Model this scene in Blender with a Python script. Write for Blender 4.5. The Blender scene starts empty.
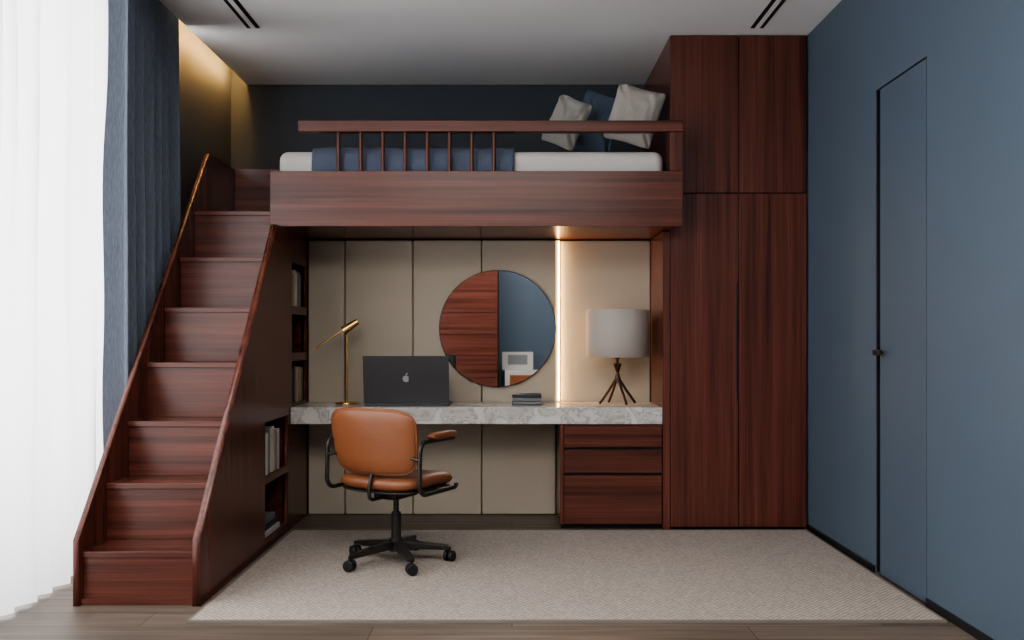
import bpy, bmesh, math, random
from mathutils import Vector, Matrix, noise
random.seed(7)
scene = bpy.context.scene
COL = scene.collection
try:
    scene.view_settings.look = 'AgX - Medium High Contrast'
except Exception:
    pass

# ---------------------------------------------------------------- materials
def new_mat(name):
    m = bpy.data.materials.new(name); m.use_nodes = True
    nt = m.node_tree
    b = nt.nodes['Principled BSDF']
    return m, nt, b

def plain(name, col, rough=0.5, metal=0.0, bump=0.0, bscale=200, var=0.0, emis=None, estr=0, spec=0.5):
    m, nt, b = new_mat(name)
    b.inputs['Base Color'].default_value = (*col, 1)
    b.inputs['Roughness'].default_value = rough
    b.inputs['Metallic'].default_value = metal
    b.inputs['Specular IOR Level'].default_value = spec
    if emis:
        b.inputs['Emission Color'].default_value = (*emis, 1)
        b.inputs['Emission Strength'].default_value = estr
    tc = nt.nodes.new('ShaderNodeTexCoord')
    if var > 0:
        n = nt.nodes.new('ShaderNodeTexNoise'); n.inputs['Scale'].default_value = 3.0; n.inputs['Detail'].default_value = 5
        nt.links.new(tc.outputs['Object'], n.inputs['Vector'])
        mx = nt.nodes.new('ShaderNodeMix'); mx.data_type = 'RGBA'
        mx.inputs['A'].default_value = (*[c*(1-var) for c in col], 1)
        mx.inputs['B'].default_value = (*[min(1, c*(1+var)) for c in col], 1)
        nt.links.new(n.outputs['Fac'], mx.inputs['Factor'])
        nt.links.new(mx.outputs['Result'], b.inputs['Base Color'])
    if bump > 0:
        n2 = nt.nodes.new('ShaderNodeTexNoise'); n2.inputs['Scale'].default_value = bscale; n2.inputs['Detail'].default_value = 3
        nt.links.new(tc.outputs['Object'], n2.inputs['Vector'])
        bp = nt.nodes.new('ShaderNodeBump'); bp.inputs['Strength'].default_value = bump; bp.inputs['Distance'].default_value = 0.003
        nt.links.new(n2.outputs['Fac'], bp.inputs['Height'])
        nt.links.new(bp.outputs['Normal'], b.inputs['Normal'])
    return m

def wood(name, axis, cols, rough=0.27, across=21, fine=110, rnd=True):
    m, nt, b = new_mat(name)
    N = nt.nodes.new; L = nt.links.new
    tc = N('ShaderNodeTexCoord'); oi = N('ShaderNodeObjectInfo')
    ad = N('ShaderNodeVectorMath'); ad.operation = 'ADD'
    sc = N('ShaderNodeVectorMath'); sc.operation = 'SCALE'
    sc.inputs[0].default_value = (13.7, 7.3, 19.1)
    L(oi.outputs['Random'], sc.inputs['Scale'])
    L(tc.outputs['Object'], ad.inputs[0])
    if rnd: L(sc.outputs[0], ad.inputs[1])
    def mp(a, l):
        mpn = N('ShaderNodeMapping')
        s = [a, a, a]; s['xyz'.index(axis)] = l
        mpn.inputs['Scale'].default_value = s
        L(ad.outputs[0], mpn.inputs['Vector']); return mpn
    m1 = mp(across, 0.45); m2 = mp(fine, 2.0)
    n1 = N('ShaderNodeTexNoise'); n1.inputs['Scale'].default_value = 1; n1.inputs['Detail'].default_value = 5; n1.inputs['Distortion'].default_value = 0.15
    n2 = N('ShaderNodeTexNoise'); n2.inputs['Scale'].default_value = 1; n2.inputs['Detail'].default_value = 3
    L(m1.outputs[0], n1.inputs['Vector']); L(m2.outputs[0], n2.inputs['Vector'])
    r = N('ShaderNodeValToRGB'); e = r.color_ramp.elements
    e[0].position = 0.30; e[0].color = (*cols[0], 1)
    e[1].position = 0.70; e[1].color = (*cols[2], 1)
    x = e.new(0.46); x.color = (*cols[1], 1)
    L(n1.outputs['Fac'], r.inputs['Fac'])
    r2 = N('ShaderNodeMapRange'); r2.inputs['From Min'].default_value = .3; r2.inputs['From Max'].default_value = .7
    r2.inputs['To Min'].default_value = .78; r2.inputs['To Max'].default_value = 1.18
    L(n2.outputs['Fac'], r2.inputs['Value'])
    mu = N('ShaderNodeVectorMath'); mu.operation = 'SCALE'
    L(r.outputs['Color'], mu.inputs[0]); L(r2.outputs[0], mu.inputs['Scale'])
    L(mu.outputs[0], b.inputs['Base Color'])
    b.inputs['Roughness'].default_value = rough
    bp = N('ShaderNodeBump'); bp.inputs['Strength'].default_value = .05; bp.inputs['Distance'].default_value = .002
    L(n2.outputs['Fac'], bp.inputs['Height']); L(bp.outputs['Normal'], b.inputs['Normal'])
    return m

MAH = [(0.054, 0.0170, 0.0118), (0.108, 0.0325, 0.0215), (0.158, 0.051, 0.034)]
W_Z = wood('mahogany_vertical', 'z', MAH)
W_X = wood('mahogany_horizontal', 'x', MAH)
W_Y = wood('mahogany_lengthwise', 'y', MAH)
W_DK = plain('wood_shadow_gap', (0.012, 0.005, 0.004), 0.6)
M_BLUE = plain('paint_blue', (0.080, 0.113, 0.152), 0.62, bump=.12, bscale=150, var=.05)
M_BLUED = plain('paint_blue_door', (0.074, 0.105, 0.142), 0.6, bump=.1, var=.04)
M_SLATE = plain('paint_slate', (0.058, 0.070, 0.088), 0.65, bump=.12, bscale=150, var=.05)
M_CEIL = plain('ceiling_paint', (0.90, 0.90, 0.91), 0.8)
M_BLACK = plain('black_metal', (0.045, 0.041, 0.039), 0.36, 0.6)
M_BLKP = plain('black_plastic', (0.012, 0.012, 0.013), 0.5)
M_BRONZE = plain('bronze', (0.085, 0.045, 0.035), 0.38, 0.8)
M_BAL = plain('baluster_bronze', (0.13, 0.050, 0.032), 0.38, 0.4)
M_GOLD = plain('brass', (0.80, 0.52, 0.20), 0.25, 1.0)
M_WHITE = plain('white_linen', (0.60, 0.58, 0.555), 0.85, bump=.4, bscale=60)
M_PIL_W = plain('pillow_linen', (0.40, 0.372, 0.34), 0.9, bump=.5, bscale=120)
M_PIL_G = plain('pillow_grey', (0.31, 0.30, 0.28), 0.9, bump=.5, bscale=120)
M_PIL_B = plain('pillow_blue', (0.085, 0.118, 0.168), 0.9, bump=.5, bscale=120)
M_THROW = plain('throw_blue', (0.095, 0.115, 0.165), 0.95, bump=.8, bscale=180, var=.15)
M_PAD = plain('upholstered_panel', (0.48, 0.42, 0.335), 0.85, bump=.35, bscale=350, var=.04)
M_LEATH = plain('cognac_leather', (0.225, 0.082, 0.035), 0.36, bump=.25, bscale=90, var=.28)
M_SHADE = plain('lamp_shade_fabric', (0.43, 0.39, 0.35), 0.85, bump=.4, bscale=300)
M_LAP = plain('laptop_grey', (0.090, 0.090, 0.094), 0.4, 0.5)
M_LOGO = plain('logo_silver', (0.6, 0.6, 0.62), 0.3, 0.6)
M_MIR = plain('mirror_glass', (0.62, 0.63, 0.64), 0.015, 1.0)
M_LED = plain('led_warm', (1, .8, .5), .5, emis=(1.0, 0.55, 0.17), estr=95)
M_LEDV = plain('led_warm_vertical', (.8, .7, .5), .5, emis=(1.0, 0.62, 0.24), estr=1.5)
M_PAPER = plain('paper', (0.50, 0.48, 0.44), 0.8)
M_BKD = plain('book_dark', (0.03, 0.035, 0.045), 0.5)
M_BKW = plain('book_white', (0.50, 0.48, 0.45), 0.6)
M_BKG = plain('book_grey', (0.20, 0.20, 0.21), 0.6)
M_BKT = plain('book_tan', (0.35, 0.24, 0.15), 0.6)

def marble():
    m, nt, b = new_mat('marble')
    N = nt.nodes.new; L = nt.links.new
    tc = N('ShaderNodeTexCoord')
    n = N('ShaderNodeTexNoise'); n.inputs['Scale'].default_value = 10; n.inputs['Detail'].default_value = 9; n.inputs['Distortion'].default_value = .7
    L(tc.outputs['Object'], n.inputs['Vector'])
    r = N('ShaderNodeValToRGB'); e = r.color_ramp.elements
    e[0].position = .33; e[0].color = (.42, .40, .38, 1)
    e[1].position = .66; e[1].color = (.68, .66, .63, 1)
    for p, c in ((.45, (.60, .58, .55)), (.492, (.38, .36, .34)), (.53, (.60, .585, .56))):
        q = e.new(p); q.color = (*c, 1)
    L(n.outputs['Fac'], r.inputs['Fac']); L(r.outputs['Color'], b.inputs['Base Color'])
    b.inputs['Roughness'].default_value = .2
    return m
M_MARB = marble()

def rug_mat():
    m, nt, b = new_mat('rug_weave')
    N = nt.nodes.new; L = nt.links.new
    tc = N('ShaderNodeTexCoord')
    mp = N('ShaderNodeMapping'); mp.inputs['Rotation'].default_value = (0, 0, math.radians(45)); mp.inputs['Scale'].default_value = (56, 56, 56)
    L(tc.outputs['Object'], mp.inputs['Vector'])
    ck = N('ShaderNodeTexVoronoi'); ck.inputs['Scale'].default_value = 1; ck.inputs['Randomness'].default_value = .15
    L(mp.outputs[0], ck.inputs['Vector'])
    r = N('ShaderNodeValToRGB'); e = r.color_ramp.elements
    e[0].position = .25; e[0].color = (.60, .535, .475, 1); e[1].position = .66; e[1].color = (.27, .232, .20, 1)
    L(ck.outputs['Distance'], r.inputs['Fac'])
    L(r.outputs['Color'], b.inputs['Base Color'])
    b.inputs['Roughness'].default_value = .95
    bp = N('ShaderNodeBump'); bp.inputs['Strength'].default_value = .4; bp.inputs['Distance'].default_value = .003; bp.invert = True
    L(ck.outputs['Distance'], bp.inputs['Height']); L(bp.outputs['Normal'], b.inputs['Normal'])
    return m
M_RUG = rug_mat()
M_RUGB = plain('rug_binding', (.20, .17, .145), .9)

def floor_mat():
    m, nt, b = new_mat('oak_floor')
    N = nt.nodes.new; L = nt.links.new
    tc = N('ShaderNodeTexCoord')
    br = N('ShaderNodeTexBrick'); br.inputs['Scale'].default_value = 1
    br.inputs['Brick Width'].default_value = 1.5; br.inputs['Row Height'].default_value = .19
    br.inputs['Mortar Size'].default_value = .0022; br.offset = .37
    br.inputs['Color1'].default_value = (.168, .132, .103, 1); br.inputs['Color2'].default_value = (.115, .090, .070, 1)
    br.inputs['Mortar'].default_value = (.03, .025, .02, 1)
    L(tc.outputs['Object'], br.inputs['Vector'])
    mp = N('ShaderNodeMapping'); mp.inputs['Scale'].default_value = (1.6, 28, 1); L(tc.outputs['Object'], mp.inputs['Vector'])
    n = N('ShaderNodeTexNoise'); n.inputs['Scale'].default_value = 1; n.inputs['Detail'].default_value = 6; n.inputs['Distortion'].default_value = .8
    L(mp.outputs[0], n.inputs['Vector'])
    r = N('ShaderNodeMapRange'); r.inputs['From Min'].default_value = .3; r.inputs['From Max'].default_value = .7
    r.inputs['To Min'].default_value = .62; r.inputs['To Max'].default_value = 1.3
    L(n.outputs['Fac'], r.inputs['Value'])
    mu = N('ShaderNodeVectorMath'); mu.operation = 'SCALE'
    L(br.outputs['Color'], mu.inputs[0]); L(r.outputs[0], mu.inputs['Scale'])
    L(mu.outputs[0], b.inputs['Base Color']); b.inputs['Roughness'].default_value = .5
    return m
M_FLOOR = floor_mat()

def sheer_mat():
    m = bpy.data.materials.new('sheer_fabric'); m.use_nodes = True
    nt = m.node_tree; nt.nodes.clear(); N = nt.nodes.new; L = nt.links.new
    o = N('ShaderNodeOutputMaterial'); t = N('ShaderNodeBsdfTranslucent'); d = N('ShaderNodeBsdfDiffuse'); tr = N('ShaderNodeBsdfTransparent')
    t.inputs[0].default_value = (.97, .97, .98, 1); d.inputs[0].default_value = (.9, .9, .91, 1)
    a = N('ShaderNodeMixShader'); a.inputs[0].default_value = .36
    c = N('ShaderNodeMixShader'); c.inputs[0].default_value = .05
    L(t.outputs[0], a.inputs[1]); L(d.outputs[0], a.inputs[2])
    L(a.outputs[0], c.inputs[1]); L(tr.outputs[0], c.inputs[2]); L(c.outputs[0], o.inputs[0])
    return m
M_SHEER = sheer_mat()
def curtain_mat():
    m, nt, b = new_mat('curtain_linen')
    N = nt.nodes.new; L = nt.links.new
    tc = N('ShaderNodeTexCoord'); mp = N('ShaderNodeMapping'); mp.inputs['Scale'].default_value = (90, 90, 8)
    L(tc.outputs['Object'], mp.inputs['Vector'])
    n = N('ShaderNodeTexNoise'); n.inputs['Scale'].default_value = 3; n.inputs['Detail'].default_value = 4; L(mp.outputs[0], n.inputs['Vector'])
    r = N('ShaderNodeValToRGB'); e = r.color_ramp.elements
    e[0].position = .3; e[0].color = (.110, .132, .168, 1); e[1].position = .7; e[1].color = (.175, .205, .255, 1)
    L(n.outputs['Fac'], r.inputs['Fac']); L(r.outputs['Color'], b.inputs['Base Color'])
    b.inputs['Roughness'].default_value = .9
    return m
M_CURT = curtain_mat()

# ---------------------------------------------------------------- helpers
def empty(name, loc=(0, 0, 0), rz=0):
    e = bpy.data.objects.new(name, None); e.empty_display_size = .1
    e.location = loc; e.rotation_euler = (0, 0, rz); COL.objects.link(e); return e

def attach(o, parent, local=False):
    if parent:
        o.parent = parent
        if not local:
            o.matrix_parent_inverse = Matrix.Translation(-Vector(parent.location))

def mesh(name, verts, faces, mat, parent=None, smooth=False, local=False):
    me = bpy.data.meshes.new(name); me.from_pydata(verts, [], faces); me.update()
    bm = bmesh.new(); bm.from_mesh(me); bmesh.ops.recalc_face_normals(bm, faces=bm.faces); bm.to_mesh(me); bm.free()
    if smooth:
        for p in me.polygons: p.use_smooth = True
    mats = mat if isinstance(mat, list) else [mat]
    for q in mats: me.materials.append(q)
    o = bpy.data.objects.new(name, me); COL.objects.link(o); attach(o, parent, local); return o

BF = [(0, 1, 3, 2), (4, 6, 7, 5), (0, 4, 5, 1), (2, 3, 7, 6), (0, 2, 6, 4), (1, 5, 7, 3)]
def bverts(x0, x1, y0, y1, z0, z1):
    return [(x, y, z) for x in (x0, x1) for y in (y0, y1) for z in (z0, z1)]
def bevel(o, w, seg=2):
    m = o.modifiers.new('bevel', 'BEVEL'); m.width = w; m.segments = seg; m.limit_method = 'ANGLE'; m.angle_limit = math.radians(40)
    m.harden_normals = True
    for p in o.data.polygons: p.use_smooth = True
    return o
def box(name, x0, x1, y0, y1, z0, z1, mat, parent=None, bv=0, seg=2, local=False):
    o = mesh(name, bverts(x0, x1, y0, y1, z0, z1), BF, mat, parent, local=local)
    if bv: bevel(o, bv, seg)
    return o
def boxes(name, lst, mat, parent=None, bv=0, local=False):
    V, F = [], []
    for b in lst:
        k = len(V); V += bverts(*b); F += [tuple(i + k for i in f) for f in BF]
    o = mesh(name, V, F, mat, parent, local=local)
    if bv: bevel(o, bv)
    return o
def cyl(name, p0, p1, r0, r1, mat, parent=None, n=32, local=False, bv=0, caps=True):
    p0 = Vector(p0); p1 = Vector(p1); d = (p1 - p0).normalized()
    a = d.orthogonal().normalized(); b = d.cross(a)
    V = []; F = []
    for p, r in ((p0, r0), (p1, r1)):
        for i in range(n):
            t = 2 * math.pi * i / n; V.append(tuple(p + a * math.cos(t) * r + b * math.sin(t) * r))
    for i in range(n): F.append((i, (i + 1) % n, n + (i + 1) % n, n + i))
    if caps: F += [tuple(range(n)), tuple(range(n, 2 * n))]
    o = mesh(name, V, F, mat, parent, local=local)
    bevel(o, bv if bv else min(r0, r1) * .08 + .0002, 2)
    return o
def tube(name, pts, r, mat, parent=None, local=False, sx=1.0, n=12, cyc=False):
    c = bpy.data.curves.new(name, 'CURVE'); c.dimensions = '3D'; c.bevel_depth = r; c.bevel_resolution = 4; c.use_fill_caps = True
    s = c.splines.new('POLY'); s.points.add(len(pts) - 1); s.use_cyclic_u = cyc
    for i, p in enumerate(pts): s.points[i].co = (*p, 1)
    t = bpy.data.objects.new(name, c); COL.objects.link(t)
    dg = bpy.context.evaluated_depsgraph_get(); me = bpy.data.meshes.new_from_object(t.evaluated_get(dg))
    bpy.data.objects.remove(t); me.materials.clear(); me.materials.append(mat)
    for p in me.polygons: p.use_smooth = True
    o = bpy.data.objects.new(name, me); COL.objects.link(o); attach(o, parent, local); return o
def cushion(name, w, h, t, e, mat, fn, parent=None, rings=14, n=64, pw=5, local=True):
    """rounded pad; (u,v,d) passed through fn -> xyz"""
    V = []; F = []
    for side in (1, -1):
        base = len(V)
        V.append(fn(0, 0, side * t / 2))
        for k in range(1, rings + 1):
            r = 1 - (1 - k / rings) ** 1.7
            hh = t / 2 * max(0, 1 - r ** pw) ** .5
            for i in range(n):
                a = 2 * math.pi * i / n; c, s = math.cos(a), math.sin(a)
                px = math.copysign(abs(c) ** (2 / e), c) * w / 2 * r; py = math.copysign(abs(s) ** (2 / e), s) * h / 2 * r
                V.append(fn(px, py, side * hh))
        for i in range(n): F.append((base, base + 1 + i, base + 1 + (i + 1) % n))
        for k in range(rings - 1):
            for i in range(n):
                a0 = base + 1 + k * n; F.append((a0 + i, a0 + (i + 1) % n, a0 + n + (i + 1) % n, a0 + n + i))
    o = mesh(name, V, F, mat, parent, smooth=True, local=local)
    bm = bmesh.new(); bm.from_mesh(o.data); bmesh.ops.remove_doubles(bm, verts=bm.verts, dist=.0002)
    bmesh.ops.recalc_face_normals(bm, faces=bm.faces); bm.to_mesh(o.data); bm.free()
    return o

# ---------------------------------------------------------------- room shell
XR = 1.795; XL = -2.036; YB = 6.52; YF = -1.2; H = 3.0
box('floor', -2.6, 2.0, YF - .2, YB + .2, -.1, 0, M_FLOOR)
boxes('ceiling', [(-1.92, XR, YF, YB, 3.0, 3.2), (-2.6, 2.0, YF - .2, YB + .2, 3.2, 3.3)], M_CEIL)
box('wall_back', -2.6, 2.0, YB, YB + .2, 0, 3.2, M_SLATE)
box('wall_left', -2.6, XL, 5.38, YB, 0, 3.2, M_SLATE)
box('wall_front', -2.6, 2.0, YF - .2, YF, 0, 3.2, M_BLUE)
D0, D1, DT = 3.895, 4.44, 2.38
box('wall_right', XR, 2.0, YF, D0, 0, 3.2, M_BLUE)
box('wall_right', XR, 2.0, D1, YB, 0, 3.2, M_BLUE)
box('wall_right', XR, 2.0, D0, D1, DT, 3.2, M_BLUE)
dr = empty('door_1', (XR + .03, 4.16, 0))
box('door_leaf', XR + .001, XR + .045, D0 + .010, D1 - .048, .008, DT - .008, M_BLUED, dr, .0015)
boxes('door_gap_shade', [(XR + .05, XR + .06, D0 + .001, D1 - .001, .002, DT - .001), (XR + .004, XR + .05, D1 - .004, D1 - .0005, .01, DT - .001),
                      (XR + .004, XR + .05, D0 + .0005, D0 + .003, .01, DT - .001), (XR + .004, XR + .05, D0 + .004, D1 - .005, DT - .003, DT - .0005)], M_BLKP, dr)  # black lining: shadow of the door reveal put into the colour
cyl('handle_neck', (XR + .001, 4.365, 1.09), (XR - .035, 4.365, 1.09), .008, .008, M_BLACK, dr)
box('handle_lever', XR - .045, XR - .030, 4.30, 4.378, 1.076, 1.104, M_BLACK, dr, .004)
boxes('baseboard_right', [(XR - .008, XR - .0005, YF, D0 - .005, 0, .035), (XR - .008, XR - .0005, D1 + .005, 5.445, 0, .035)], M_BLKP)
# window to the left
wf = empty('window_1', (-2.35, 2.2, 0))
fr = []
for y in (-1.18, .4, 2.0, 3.6, 5.32): fr.append((-2.46, -2.42, y, y + .05, 0, 3.19))
fr += [(-2.46, -2.42, -1.18, 5.37, 0, .04), (-2.46, -2.42, -1.18, 5.37, 3.15, 3.19)]
boxes('frame', fr, M_BKW, wf)

# ceiling slot diffusers
for sx in (-1.53, 1.45):
    e = empty('ceiling_air_diffuser', (sx, 3.9, 3.0))
    boxes('slots', [(sx - .038, sx - .014, 2.4, 5.33, 2.996, 2.9995), (sx + .014, sx + .038, 2.4, 5.33, 2.996, 2.9995)], M_BLKP, e)
    boxes('trim', [(sx - .014, sx + .014, 2.4, 5.33, 2.994, 2.9995)], M_CEIL, e)
cv = empty('cove_light_strip', (-1.93, 5.9, 3.08))
box('led', -1.934, -1.922, 5.35, 6.45, 3.06, 3.075, M_LED, cv)

# ---------------------------------------------------------------- curtains
def curtain(name, y0, y1, x, amp, per, mat, seed, z0=.012, z1=3.17, wob=1.6, drift=.25):
    n = int((y1 - y0) / per * 16); V = []; F = []; nz = 30
    for j in range(nz + 1):
        z = z0 + (z1 - z0) * j / nz
        for i in range(n + 1):
            y = y0 + (y1 - y0) * i / n
            ph = y / per * 2 * math.pi + wob * noise.noise(Vector((y * 2.1, seed, 0))) + drift * noise.noise(Vector((y * 4, z * .9, seed)))
            a = amp * (.70 + .8 * noise.noise(Vector((y * 3, 3.3 + z * .25, seed))))
            V.append((x + a * math.sin(ph) + .012 * noise.noise(Vector((y * 3, z * 1.2, seed))), y + .25 * a * math.sin(2 * ph), z))
    for j in range(nz):
        for i in range(n): a = j * (n + 1) + i; F.append((a, a + 1, a + n + 2, a + n + 1))
    return mesh(name, V, F, mat, smooth=True)
curtain('sheer_curtain', -1.1, 4.80, -2.100, .060, .155, M_SHEER, 1.0, wob=5.0, drift=1.4)
curtain('blue_curtain', 4.47, 5.28, -1.985, .052, .125, M_CURT, 5.0, drift=.6)

# ---------------------------------------------------------------- stairs
st = empty('staircase', (-1.63, 4.6, 0))
Y1, T = 3.91, .230
ZS = [0, .230, .490, .755, 1.035, 1.325, 1.615, 1.908]
XA, XB = -1.868, -1.382
YP = 6.06
for i in range(7):
    y = Y1 + i * T; z = ZS[i + 1]; zp = ZS[i]
    ye = y + T + .03 if i < 6 else YP
    xb = XB if i < 6 else -1.42
    box('riser_%d' % (i + 1), XA, xb, y + .014, y + .034, zp + .001, z - .026, W_X, st)
    box('tread_%d' % (i + 1), XA, xb, y, ye, z - .026, z, W_X, st, .003)
box('riser_top_filler', -1.42, XB, Y1 + 6 * T + .014, Y1 + 6 * T + .034, 1.58, 1.812, W_X, st)
def sideplate(name, x0, x1, pts, mat, parent, holes=()):
    c = bpy.data.curves.new(name, 'CURVE'); c.dimensions = '2D'; c.fill_mode = 'BOTH'; c.extrude = (x1 - x0) / 2
    for P in [pts] + list(holes):
        s = c.splines.new('POLY'); s.points.add(len(P) - 1); s.use_cyclic_u = True
        for i, p in enumerate(P): s.points[i].co = (p[0], p[1], 0, 1)
    t = bpy.data.objects.new(name, c); COL.objects.link(t)
    dg = bpy.context.evaluated_depsgraph_get(); me = bpy.data.meshes.new_from_object(t.evaluated_get(dg))
    bpy.data.objects.remove(t); me.materials.clear(); me.materials.append(mat)
    xm = (x0 + x1) / 2
    for v in me.vertices: a, b, d = v.co; v.co = (xm + d, a, b)
    me.update()
    bm = bmesh.new(); bm.from_mesh(me); bmesh.ops.remove_doubles(bm, verts=bm.verts, dist=.0001)
    bmesh.ops.recalc_face_normals(bm, faces=bm.faces); bm.to_mesh(me); bm.free()
    o = bpy.data.objects.new(name, me); COL.objects.link(o); attach(o, parent); return o
SF = 3.885; SZ = .285; K = 1.205
ytop = SF + (2.30 - SZ) / K; ybed = SF + (1.812 - SZ) / K
sideplate('stringer_left', -1.895, -1.870, [(SF, 0), (SF, SZ), (ytop, 2.30), (YP + .03, 2.30), (YP + .03, 0)], W_Z, st)
def rect(a, b, c, d): return [(a, c), (b, c), (b, d), (a, d)]
niches = [(5.50, 5.90, 1.36, 1.63), (5.50, 5.90, 1.07, 1.31), (5.50, 5.90, .76, 1.02), (4.90, 5.41, .40, .70), (4.90, 5.41, .06, .36)]
PX = -1.345
sideplate('side_panel_right', -1.380, PX, [(SF, 0), (SF, SZ), (ybed, 1.812), (6.5, 1.812), (6.5, 0)], W_Z, st,
          [rect(*q) for q in niches])
box('landing_cabinet', -1.895, -1.42, YP + .031, 6.50, 1.0, 2.30, W_X, st)
box('landing_back_panel', -1.868, -1.42, YP, YP + .03, 1.5, 2.30, W_X, st)
box('toe_front', -1.868, XB, 3.90, 3.922, .001, .03, W_X, st)
for i, (a, b, c, d) in enumerate(niches):
    x1, x0, t = -1.381, -1.66, .012
    boxes('niche_%d' % (i + 1), [(x0, x1, a - t, a, c - t, d + t), (x0, x1, b, b + t, c - t, d + t), (x0, x1, a, b, c - t, c), (x0, x1, a, b, d, d + t), (x0 - t, x0, a - t, b + t, c - t, d + t)], W_Y, st)

def books(name, a, b, z, hmax, xf, lean=False, flat=False):
    e = empty(name, ((xf - .1), (a + b) / 2, z)); y = a
    k = 0
    if flat:
        zz = z + .001
        for k in range(3):
            th = random.uniform(.025, .04)
            box('book_%d' % k, xf - .22, xf - .01 * k, a, b - .02 * k, zz, zz + th, [M_BKW, M_BKD, M_BKG][k % 3], e, .002)
            zz += th + .0006
        return
    while y < b - .03:
        th = random.uniform(.018, .038); h = hmax * random.uniform(.86, 1)
        m = random.choice([M_BKW, M_BKG, M_BKD, M_BKT, M_BKW])
        box('book_%d' % k, xf - .17, xf - random.uniform(0, .015), y, y + th, z + .001, z + h, m, e, .002); y += th + .001; k += 1
books('shelf_books', 5.52, 5.84, 1.36, .23, -1.355)
books('shelf_books', 5.52, 5.86, .76, .23, -1.355)
books('shelf_books', 4.93, 5.26, .40, .26, -1.355)
books('shelf_books', 4.93, 5.26, .06, 0, -1.355, flat=True)

# ---------------------------------------------------------------- wardrobe
wd = empty('wardrobe', (1.37, 5.9, 0))
box('carcass', .960, 1.790, 5.475, 6.515, .02, 2.998, W_Z, wd)
box('plinth', .970, 1.790, 5.49, 6.5, 0, .02, W_DK, wd)
g = .0025
for nm, x0, x1, z0, z1 in (('door_upper_left', .958, 1.374, 2.042, 2.995), ('door_upper_right', 1.374, 1.786, 2.042, 2.995),
                           ('door_lower_left', .958, 1.374, .018, 2.036), ('door_lower_right', 1.374, 1.786, .018, 2.036)):
    box(nm, x0 + g, x1 - g, 5.450, 5.474, z0, z1, W_Z, wd, .0015)
box('pull_groove', 1.358, 1.368, 5.4475, 5.4498, .78, 1.50, W_DK, wd)

# ---------------------------------------------------------------- padded wall, desk
box('wall_alcove', PX + .002, .955, 5.975, 6.515, 0, 1.808, M_SLATE)
pw = empty('upholstered_wall_panels', (-.2, 5.94, 0))
xs = [PX + .002, -1.100, -.652, -.199, .290]
for i in range(4):
    box('panel_%d' % (i + 1), xs[i] + .0025, xs[i + 1] - .0025, 5.92, 5.972, .002, 1.806, M_PAD, pw, .010, 3)
box('panel_5', .316, .912, 5.938, 5.972, .002, 1.806, M_PAD, pw, .008, 3)
vl = empty('vertical_led_strip', (.300, 5.93, 1.2))
box('led', .2905, .314, 5.934, 5.972, .745, 1.806, M_LEDV, vl)
dk = empty('desk', (-.2, 5.68, 0))
box('marble_top', PX + .003, .912, 5.45, 5.917, .64, .742, M_MARB, dk, .004)
box('drawer_carcass', .292, .912, 5.475, 5.915, .03, .638, W_X, dk)
box('drawer_plinth', .30, .91, 5.50, 5.9, 0, .03, W_DK, dk)
for k, (a, b) in enumerate(((.500, .622), (.345, .482), (.035, .327))):
    box('drawer_front_%d' % (k + 1), .315, .908, 5.452, 5.474, a, b, W_X, dk, .002)
boxes('drawer_shadow_gaps', [(.313, .911, 5.4735, 5.4748, .483, .499), (.313, .911, 5.4735, 5.4748, .328, .344)], W_DK, dk)
box('drawer_side', .290, .312, 5.452, 5.474, .03, .638, W_Z, dk)
box('alcove_side_panel', .914, .956, 5.452, 5.972, 0, 1.806, W_Z, dk)

# ---------------------------------------------------------------- bed
bd = empty('loft_bed', (-.2, 5.9, 1.82))
BX0, BX1 = -1.415, 1.0
box('front_board', BX0, BX1, 5.262, 5.30, 1.815, 2.138, W_X, bd, .002)
box('platform', -1.41, .955, 5.302, 6.51, 1.815, 1.90, W_X, bd)
box('end_board_left', BX0, -1.390, 5.302, 6.51, 1.902, 2.138, W_Y, bd)
box('post_right', .925, BX1, 5.262, 5.30, 2.139, 2.366, W_Z, bd, .002)
box('post_return', .925, .9565, 5.302, 5.42, 1.902, 2.432, W_Z, bd, .002)
box('guard_rail', -1.25, BX1, 5.252, 5.31, 2.367, 2.432, W_X, bd, .004)
for i in range(8):
    x = -1.018 + .1304 * i
    cyl('baluster_%d' % (i + 1), (x, 5.281, 2.136), (x, 5.281, 2.369), .011, .011, M_BAL, bd, 16)

mt = empty('mattress', (-.2, 5.9, 1.9))
o = box('mattress_body', -1.386, .900, 5.325, 6.49, 1.905, 2.272, M_WHITE, mt, .055, 6)
# throw blanket
V = []; F = []; nx = 70
prof = [(6.45, 2.283), (6.2, 2.285), (5.9, 2.287), (5.7, 2.287), (5.5, 2.287), (5.42, 2.287), (5.37, 2.283), (5.335, 2.268), (5.318, 2.24), (5.314, 2.20), (5.313, 2.15), (5.312, 2.05), (5.312, 1.97)]
for j, (y, z) in enumerate(prof):
    for i in range(nx + 1):
        x = -1.182 + 1.195 * i / nx
        nz = noise.noise(Vector((x * 7, y * 3, 1))) ; n2 = noise.noise(Vector((x * 22, y * 5 + z * 3, 4)))
        V.append((x, y, z + (.008 + .010 * nz + .006 * n2 if z > 2.26 else 0)))
for j in range(len(prof) - 1):
    for i in range(nx): a = j * (nx + 1) + i; F.append((a, a + 1, a + nx + 2, a + nx + 1))
th = mesh('throw_blanket', V, F, M_THROW, smooth=True)
s = th.modifiers.new('thick', 'SOLIDIFY'); s.thickness = .006; s.offset = 1

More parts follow.
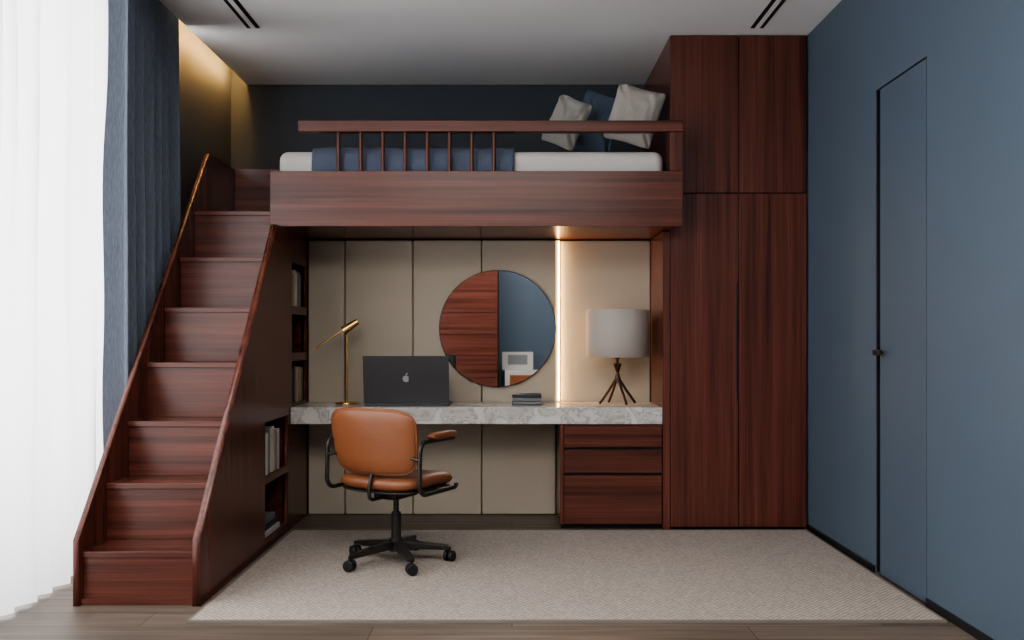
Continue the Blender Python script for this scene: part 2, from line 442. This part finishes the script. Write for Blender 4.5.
def pillow(name, cx, cy, z0, w, h, t, mat, rot):
    e = empty(name, (cx, cy, z0)); e.rotation_euler = rot
    sd = cx * 10
    def fn(u, v, d):
        uu, vv = u / (w / 2), v / (h / 2)
        u2 = u * (1 - .08 * (1 - vv * vv)); v2 = v * (1 - .08 * (1 - uu * uu))
        fold = .014 * math.sin(9 * (uu + vv) + 3 * noise.noise(Vector((uu * 2, vv * 2, sd)))) * max(0, abs(uu * vv)) ** .7
        d2 = d * (1 + .22 * noise.noise(Vector((uu * 2.2, vv * 2.2, sd)))) + .012 * noise.noise(Vector((uu * 4, vv * 4, sd + 3))) + fold
        return (u2, d2, v2)
    cushion('pillow_cover', w, h, t, 9, mat, fn, e, pw=2.2, n=96)
    return e
rd = math.radians
pillow('white_pillow', .748, 5.50, 2.520, .31, .375, .11, M_PIL_W, (rd(-7), rd(17), rd(-10)))
pillow('blue_pillow', .540, 5.67, 2.520, .29, .385, .10, M_PIL_B, (rd(-6), rd(21), rd(-10)))
pillow('grey_pillow', .335, 5.52, 2.484, .23, .325, .09, M_PIL_G, (rd(-6), rd(25), rd(-16)))

# ---------------------------------------------------------------- mirror
mr = empty('round_mirror', (-.10, 5.90, 1.225))
cyl('mirror_rim', (-.095, 5.919, 1.225), (-.095, 5.898, 1.225), .384, .384, M_BLACK, mr, 128, bv=.001)
cyl('mirror_face', (-.095, 5.8978, 1.225), (-.095, 5.8970, 1.225), .380, .380, M_MIR, mr, 128, bv=.0002)

# ---------------------------------------------------------------- laptop
lp = empty('laptop', (-.66, 5.62, .743), 0)
box('laptop_base', -.915, -.385, 5.57, 5.84, .743, .757, M_LAP, lp, .004)
W2, LH = .265, .298
tl = rd(9)
def lidpt(u, v, d): return (-.655 + u + .0 * v, 5.592 - v * math.sin(tl) + d * math.cos(tl), .758 + v * math.cos(tl) + d * math.sin(tl))
V = []
for u in (-W2, W2):
    for d in (-.006, .0):
        for v in (0, LH): V.append(lidpt(u, v, d))
o = mesh('lid', V, BF, M_LAP, lp); bevel(o, .004, 3)
V = []; n = 40
for i in range(n):
    a = 2 * math.pi * i / n; r = .021 * (1 - .12 * math.sin(a) ** 8 * (1 if math.sin(a) > 0 else .6))
    if abs(a) < .55 or abs(a - 2 * math.pi) < .55: r *= .78
    V.append(lidpt(r * math.cos(a), .155 + r * math.sin(a) * 1.05, -.0068))
k = len(V)
for i in range(12):
    a = 2 * math.pi * i / 12; x, y = .010 * math.cos(a), .004 * math.sin(a); V.append(lidpt(.004 + x * .6 - y * .8, .155 + .030 + x * .8 + y * .6, -.0068))
mesh('lid_emblem', V, [tuple(range(k)), tuple(range(k, k + 12))], M_LOGO, lp)

# ---------------------------------------------------------------- small stack below mirror
bs = empty('book_stack', (.095, 5.72, .743))
box('book_a', 0.0, .19, 5.64, 5.80, .743, .766, M_BKD, bs, .002)
box('book_a_pages', .004, .192, 5.638, 5.79, .747, .762, M_BKG, bs)
box('book_b', .003, .187, 5.645, 5.79, .7665, .786, M_BKG, bs, .002)
box('book_c', .001, .185, 5.65, 5.79, .7865, .808, M_BKD, bs, .002)

# ---------------------------------------------------------------- table lamp
tl_ = empty('table_lamp', (.665, 5.70, .743))
lx, ly = .668, 5.70
V = []; F = []; n = 96
for z, r in ((1.042, .193), (1.044, .196), (1.338, .196), (1.340, .193)):
    for i in range(n): a = 2 * math.pi * i / n; V.append((lx + r * math.cos(a), ly + r * math.sin(a), z))
for j in range(3):
    for i in range(n): F.append((j * n + i, j * n + (i + 1) % n, (j + 1) * n + (i + 1) % n, (j + 1) * n + i))
o = mesh('shade', V, F, M_SHADE, tl_, smooth=True); s = o.modifiers.new('t', 'SOLIDIFY'); s.thickness = .003
boxes('shade_spider', [(lx - .192, lx + .192, ly - .002, ly + .002, 1.05, 1.054), (lx - .002, lx + .002, ly - .192, ly + .192, 1.05, 1.054)], M_BLACK, tl_)
cyl('stem', (lx, ly, .885), (lx, ly, 1.09), .009, .008, M_BRONZE, tl_, 20)
cyl('hub', (lx, ly, .880), (lx, ly, .93), .017, .014, M_BRONZE, tl_, 20)
cyl('socket', (lx, ly, 1.03), (lx, ly, 1.10), .016, .016, M_BRONZE, tl_, 20)
for k in range(4):
    a = rd(20 + 90 * k); c, s_ = math.cos(a), math.sin(a)
    tube('leg_%d' % (k + 1), [(lx + c * q * .125, ly + s_ * q * .125, z) for q, z in ((-.16, 1.0), (0.0, .945), (.12, .900), (.50, .83), (1.0, .7505))], .0085, M_BRONZE, tl_)
# ---------------------------------------------------------------- brass task lamp
bl = empty('brass_desk_lamp', (-1.05, 5.72, .743))
cyl('base', (-1.05, 5.72, .743), (-1.05, 5.72, .757), .075, .072, M_GOLD, bl, 48)
cyl('stem', (-1.05, 5.72, .757), (-1.05, 5.72, 1.235), .007, .007, M_GOLD, bl, 16)
cyl('arm', (-1.245, 5.70, 1.095), (-.985, 5.72, 1.275), .0055, .0055, M_GOLD, bl, 12)
cyl('joint', (-1.05, 5.70, 1.232), (-1.05, 5.74, 1.232), .013, .013, M_GOLD, bl, 20)
cyl('shade', (-1.07, 5.705, 1.205), (-.98, 5.72, 1.268), .030, .020, M_GOLD, bl, 32)

# ---------------------------------------------------------------- office chair
cz = .0135
oc = empty('office_chair', (-.592, 4.60, cz), rd(-28))
for k in range(5):
    a = rd(90 + 72 * k + 15); c, s_ = math.cos(a), math.sin(a); R0 = .272
    V = []
    for r, w, z0, z1 in ((.03, .026, .075, .115), (R0 - .005, .018, .060, .084)):
        for sg in (-1, 1):
            for z in (z0, z1): V.append((c * r - s_ * w * sg, s_ * r + c * w * sg, z))
    o = mesh('base_leg_%d' % (k + 1), V, BF, M_BLACK, oc, local=True); bevel(o, .005)
    px, py = c * R0, s_ * R0; q = rd(40 * k + 20); dx, dy = math.cos(q), math.sin(q)
    cyl('caster_stem_%d' % (k + 1), (px, py, .04), (px, py, .075), .008, .008, M_BLACK, oc, 12, True)
    for sg in (-1, 1):
        cyl('caster_wheel_%d' % (k + 1), (px + dx * .005 * sg, py + dy * .005 * sg, .029), (px + dx * .026 * sg, py + dy * .026 * sg, .029), .029, .027, M_BLKP, oc, 28, True, bv=.005)
cyl('base_hub', (0, 0, .062), (0, 0, .125), .042, .036, M_BLACK, oc, 32, True)
cyl('gas_column', (0, 0, .12), (0, 0, .26), .026, .024, M_BLACK, oc, 28, True)
cyl('gas_piston', (0, 0, .26), (0, 0, .36), .014, .014, M_BLACK, oc, 20, True)
box('tilt_mechanism', -.07, .07, -.10, .10, .335, .372, M_BLACK, oc, .01, local=True)
def fseat(u, v, d):
    z = .426 + d + .010 * ((u / .24) ** 2) - .02 * max(0, (v / .24)) ** 2
    return (u, v + .01, z)
cushion('seat', .48, .44, .080, 5, M_LEATH, fseat, oc, pw=7)
cushion('seat_shell', .465, .425, .02, 5, M_BLACK, lambda u, v, d: (u, v + .01, .387 + d + .01 * (u / .24) ** 2 - .02 * max(0, v / .24) ** 2), oc, pw=8)
def fback(u, v, d):
    wv = 1 + .05 * (v / .18)
    y = -.225 + d + .50 * u * u - .15 * v
    return (u * wv + .008, y, .640 + v)
E = 4.6
cushion('backrest', .50, .320, .050, E, M_LEATH, fback, oc, pw=7)
tube('backrest_piping', [fback(math.copysign(abs(math.cos(a)) ** (2 / E), math.cos(a)) * .2495, math.copysign(abs(math.sin(a)) ** (2 / E), math.sin(a)) * .160, 0) for a in [2 * math.pi * i / 96 for i in range(96)]], .0055, M_LEATH, oc, True, cyc=True)
tube('back_support', [(0, -.05, .352), (0, -.20, .352), (0, -.222, .362), (0, -.228, .40), (0, -.218, .44), (0, -.205, .48)], .010, M_BLACK, oc, True)
def arc(c, r, a0, a1, n=8): return [(c[0] + r * math.cos(a0 + (a1 - a0) * i / n), c[1] + r * math.sin(a0 + (a1 - a0) * i / n)) for i in range(n + 1)]
for sg, nm in ((1, 'right'), (-1, 'left')):
    X = .280 * sg
    P = [(.10, .645)] + arc((-.150, .595), .050, rd(90), rd(180)) + arc((-.150, .445), .055, rd(180), rd(270)) + [(.11, .390)] + arc((.11, .410), .02, rd(270), rd(360), 5)
    pts = [(X, y, z) for y, z in P]
    tube('arm_frame_' + nm, pts, .011, M_BLACK, oc, True)
    cushion('arm_pad_' + nm, .058, .225, .034, 4, M_LEATH, lambda u, v, d, X=X: (X + u, v + .0, .666 + d), oc, pw=5, n=40)
    tube('arm_cross_' + nm, [(X, .02, .390), (X * .6, .02, .372), (0, .02, .36)], .010, M_BLACK, oc, True)
    tube('arm_back_link_' + nm, [(X, -.202, .56), (X * .9, -.200, .565), (X * .80, -.197, .57)], .009, M_BLACK, oc, True)

# ---------------------------------------------------------------- rug
rg = empty('area_rug', (.22, 4.53, 0))
RX0, RX1, RY0, RY1 = -1.318, 1.765, 3.65, 5.395
box('rug_pile', RX0 + .012, RX1 - .012, RY0 + .012, RY1 - .012, .001, .013, M_RUG, rg)
boxes('rug_edge', [(RX0, RX1, RY0, RY0 + .012, .001, .0125), (RX0, RX1, RY1 - .012, RY1, .001, .0125), (RX0, RX0 + .012, RY0 + .012, RY1 - .012, .001, .0125), (RX1 - .012, RX1, RY0 + .012, RY1 - .012, .001, .0125)], M_RUGB, rg)

# ---------------------------------------------------------------- furniture behind the viewer (seen in the mirror)
cd = empty('tall_chest_of_drawers', (-.75, -.95, 0))
box('carcass', -1.30, -.19, YF + .005, -.72, 0, 2.45, W_DK, cd)
for k in range(8):
    box('drawer_%d' % (k + 1), -1.29, -.20, -.72, -.70, .03 + .30 * k, .03 + .30 * k + .290, W_X, cd, .003)
ns = empty('side_cabinet', (.15, -.95, 0))
box('cabinet_body', -.10, .42, YF + .005, -.80, 0, .72, M_PAPER, ns, .004)
box('cabinet_drawer', -.03, .40, -.80, -.785, .44, .66, M_LEATH, ns, .003)
pf = empty('framed_print', (.15, -1.0, .72))
box('frame', -.14, .30, -1.02, -1.0, .722, .98, M_PAPER, pf, .002)
box('print', -.06, .22, -1.0, -.998, .80, .94, M_BKG, pf)

# ---------------------------------------------------------------- light
def area(name, loc, rot, sx, sy, pw, col=(1, 1, 1)):
    l = bpy.data.lights.new(name, 'AREA'); l.shape = 'RECTANGLE'; l.size = sx; l.size_y = sy; l.energy = pw; l.color = col
    o = bpy.data.objects.new(name, l); o.location = loc; o.rotation_euler = rot; COL.objects.link(o); return o
area('window_daylight', (-2.9, 2.0, 1.75), (0, rd(-90), 0), 2.9, 7.0, 365, (1.0, .985, .97))
area('added_ceiling_fill', (-.1, .6, 2.97), (0, 0, 0), 2.4, 2.4, 132, (1, .95, .89))  # added fill lamp, unseen behind the camera, brightens surfaces facing the viewer
area('vertical_led_light', (.302, 5.929, 1.275), (0, rd(-90), rd(-10)), 1.04, .006, 5.0, (1, .60, .26))
w = bpy.data.worlds.new('world'); scene.world = w; w.use_nodes = True
w.node_tree.nodes['Background'].inputs[0].default_value = (.9, .94, 1, 1)
w.node_tree.nodes['Background'].inputs[1].default_value = .9

# ---------------------------------------------------------------- camera
cam = bpy.data.cameras.new('camera'); co = bpy.data.objects.new('camera', cam); COL.objects.link(co)
co.location = (0, 0, 1.15); co.rotation_euler = (rd(90), 0, 0)
cam.sensor_width = 36; cam.lens = 900 / 1024 * 36; cam.shift_y = 20 / 1024; cam.clip_start = .05
scene.camera = co
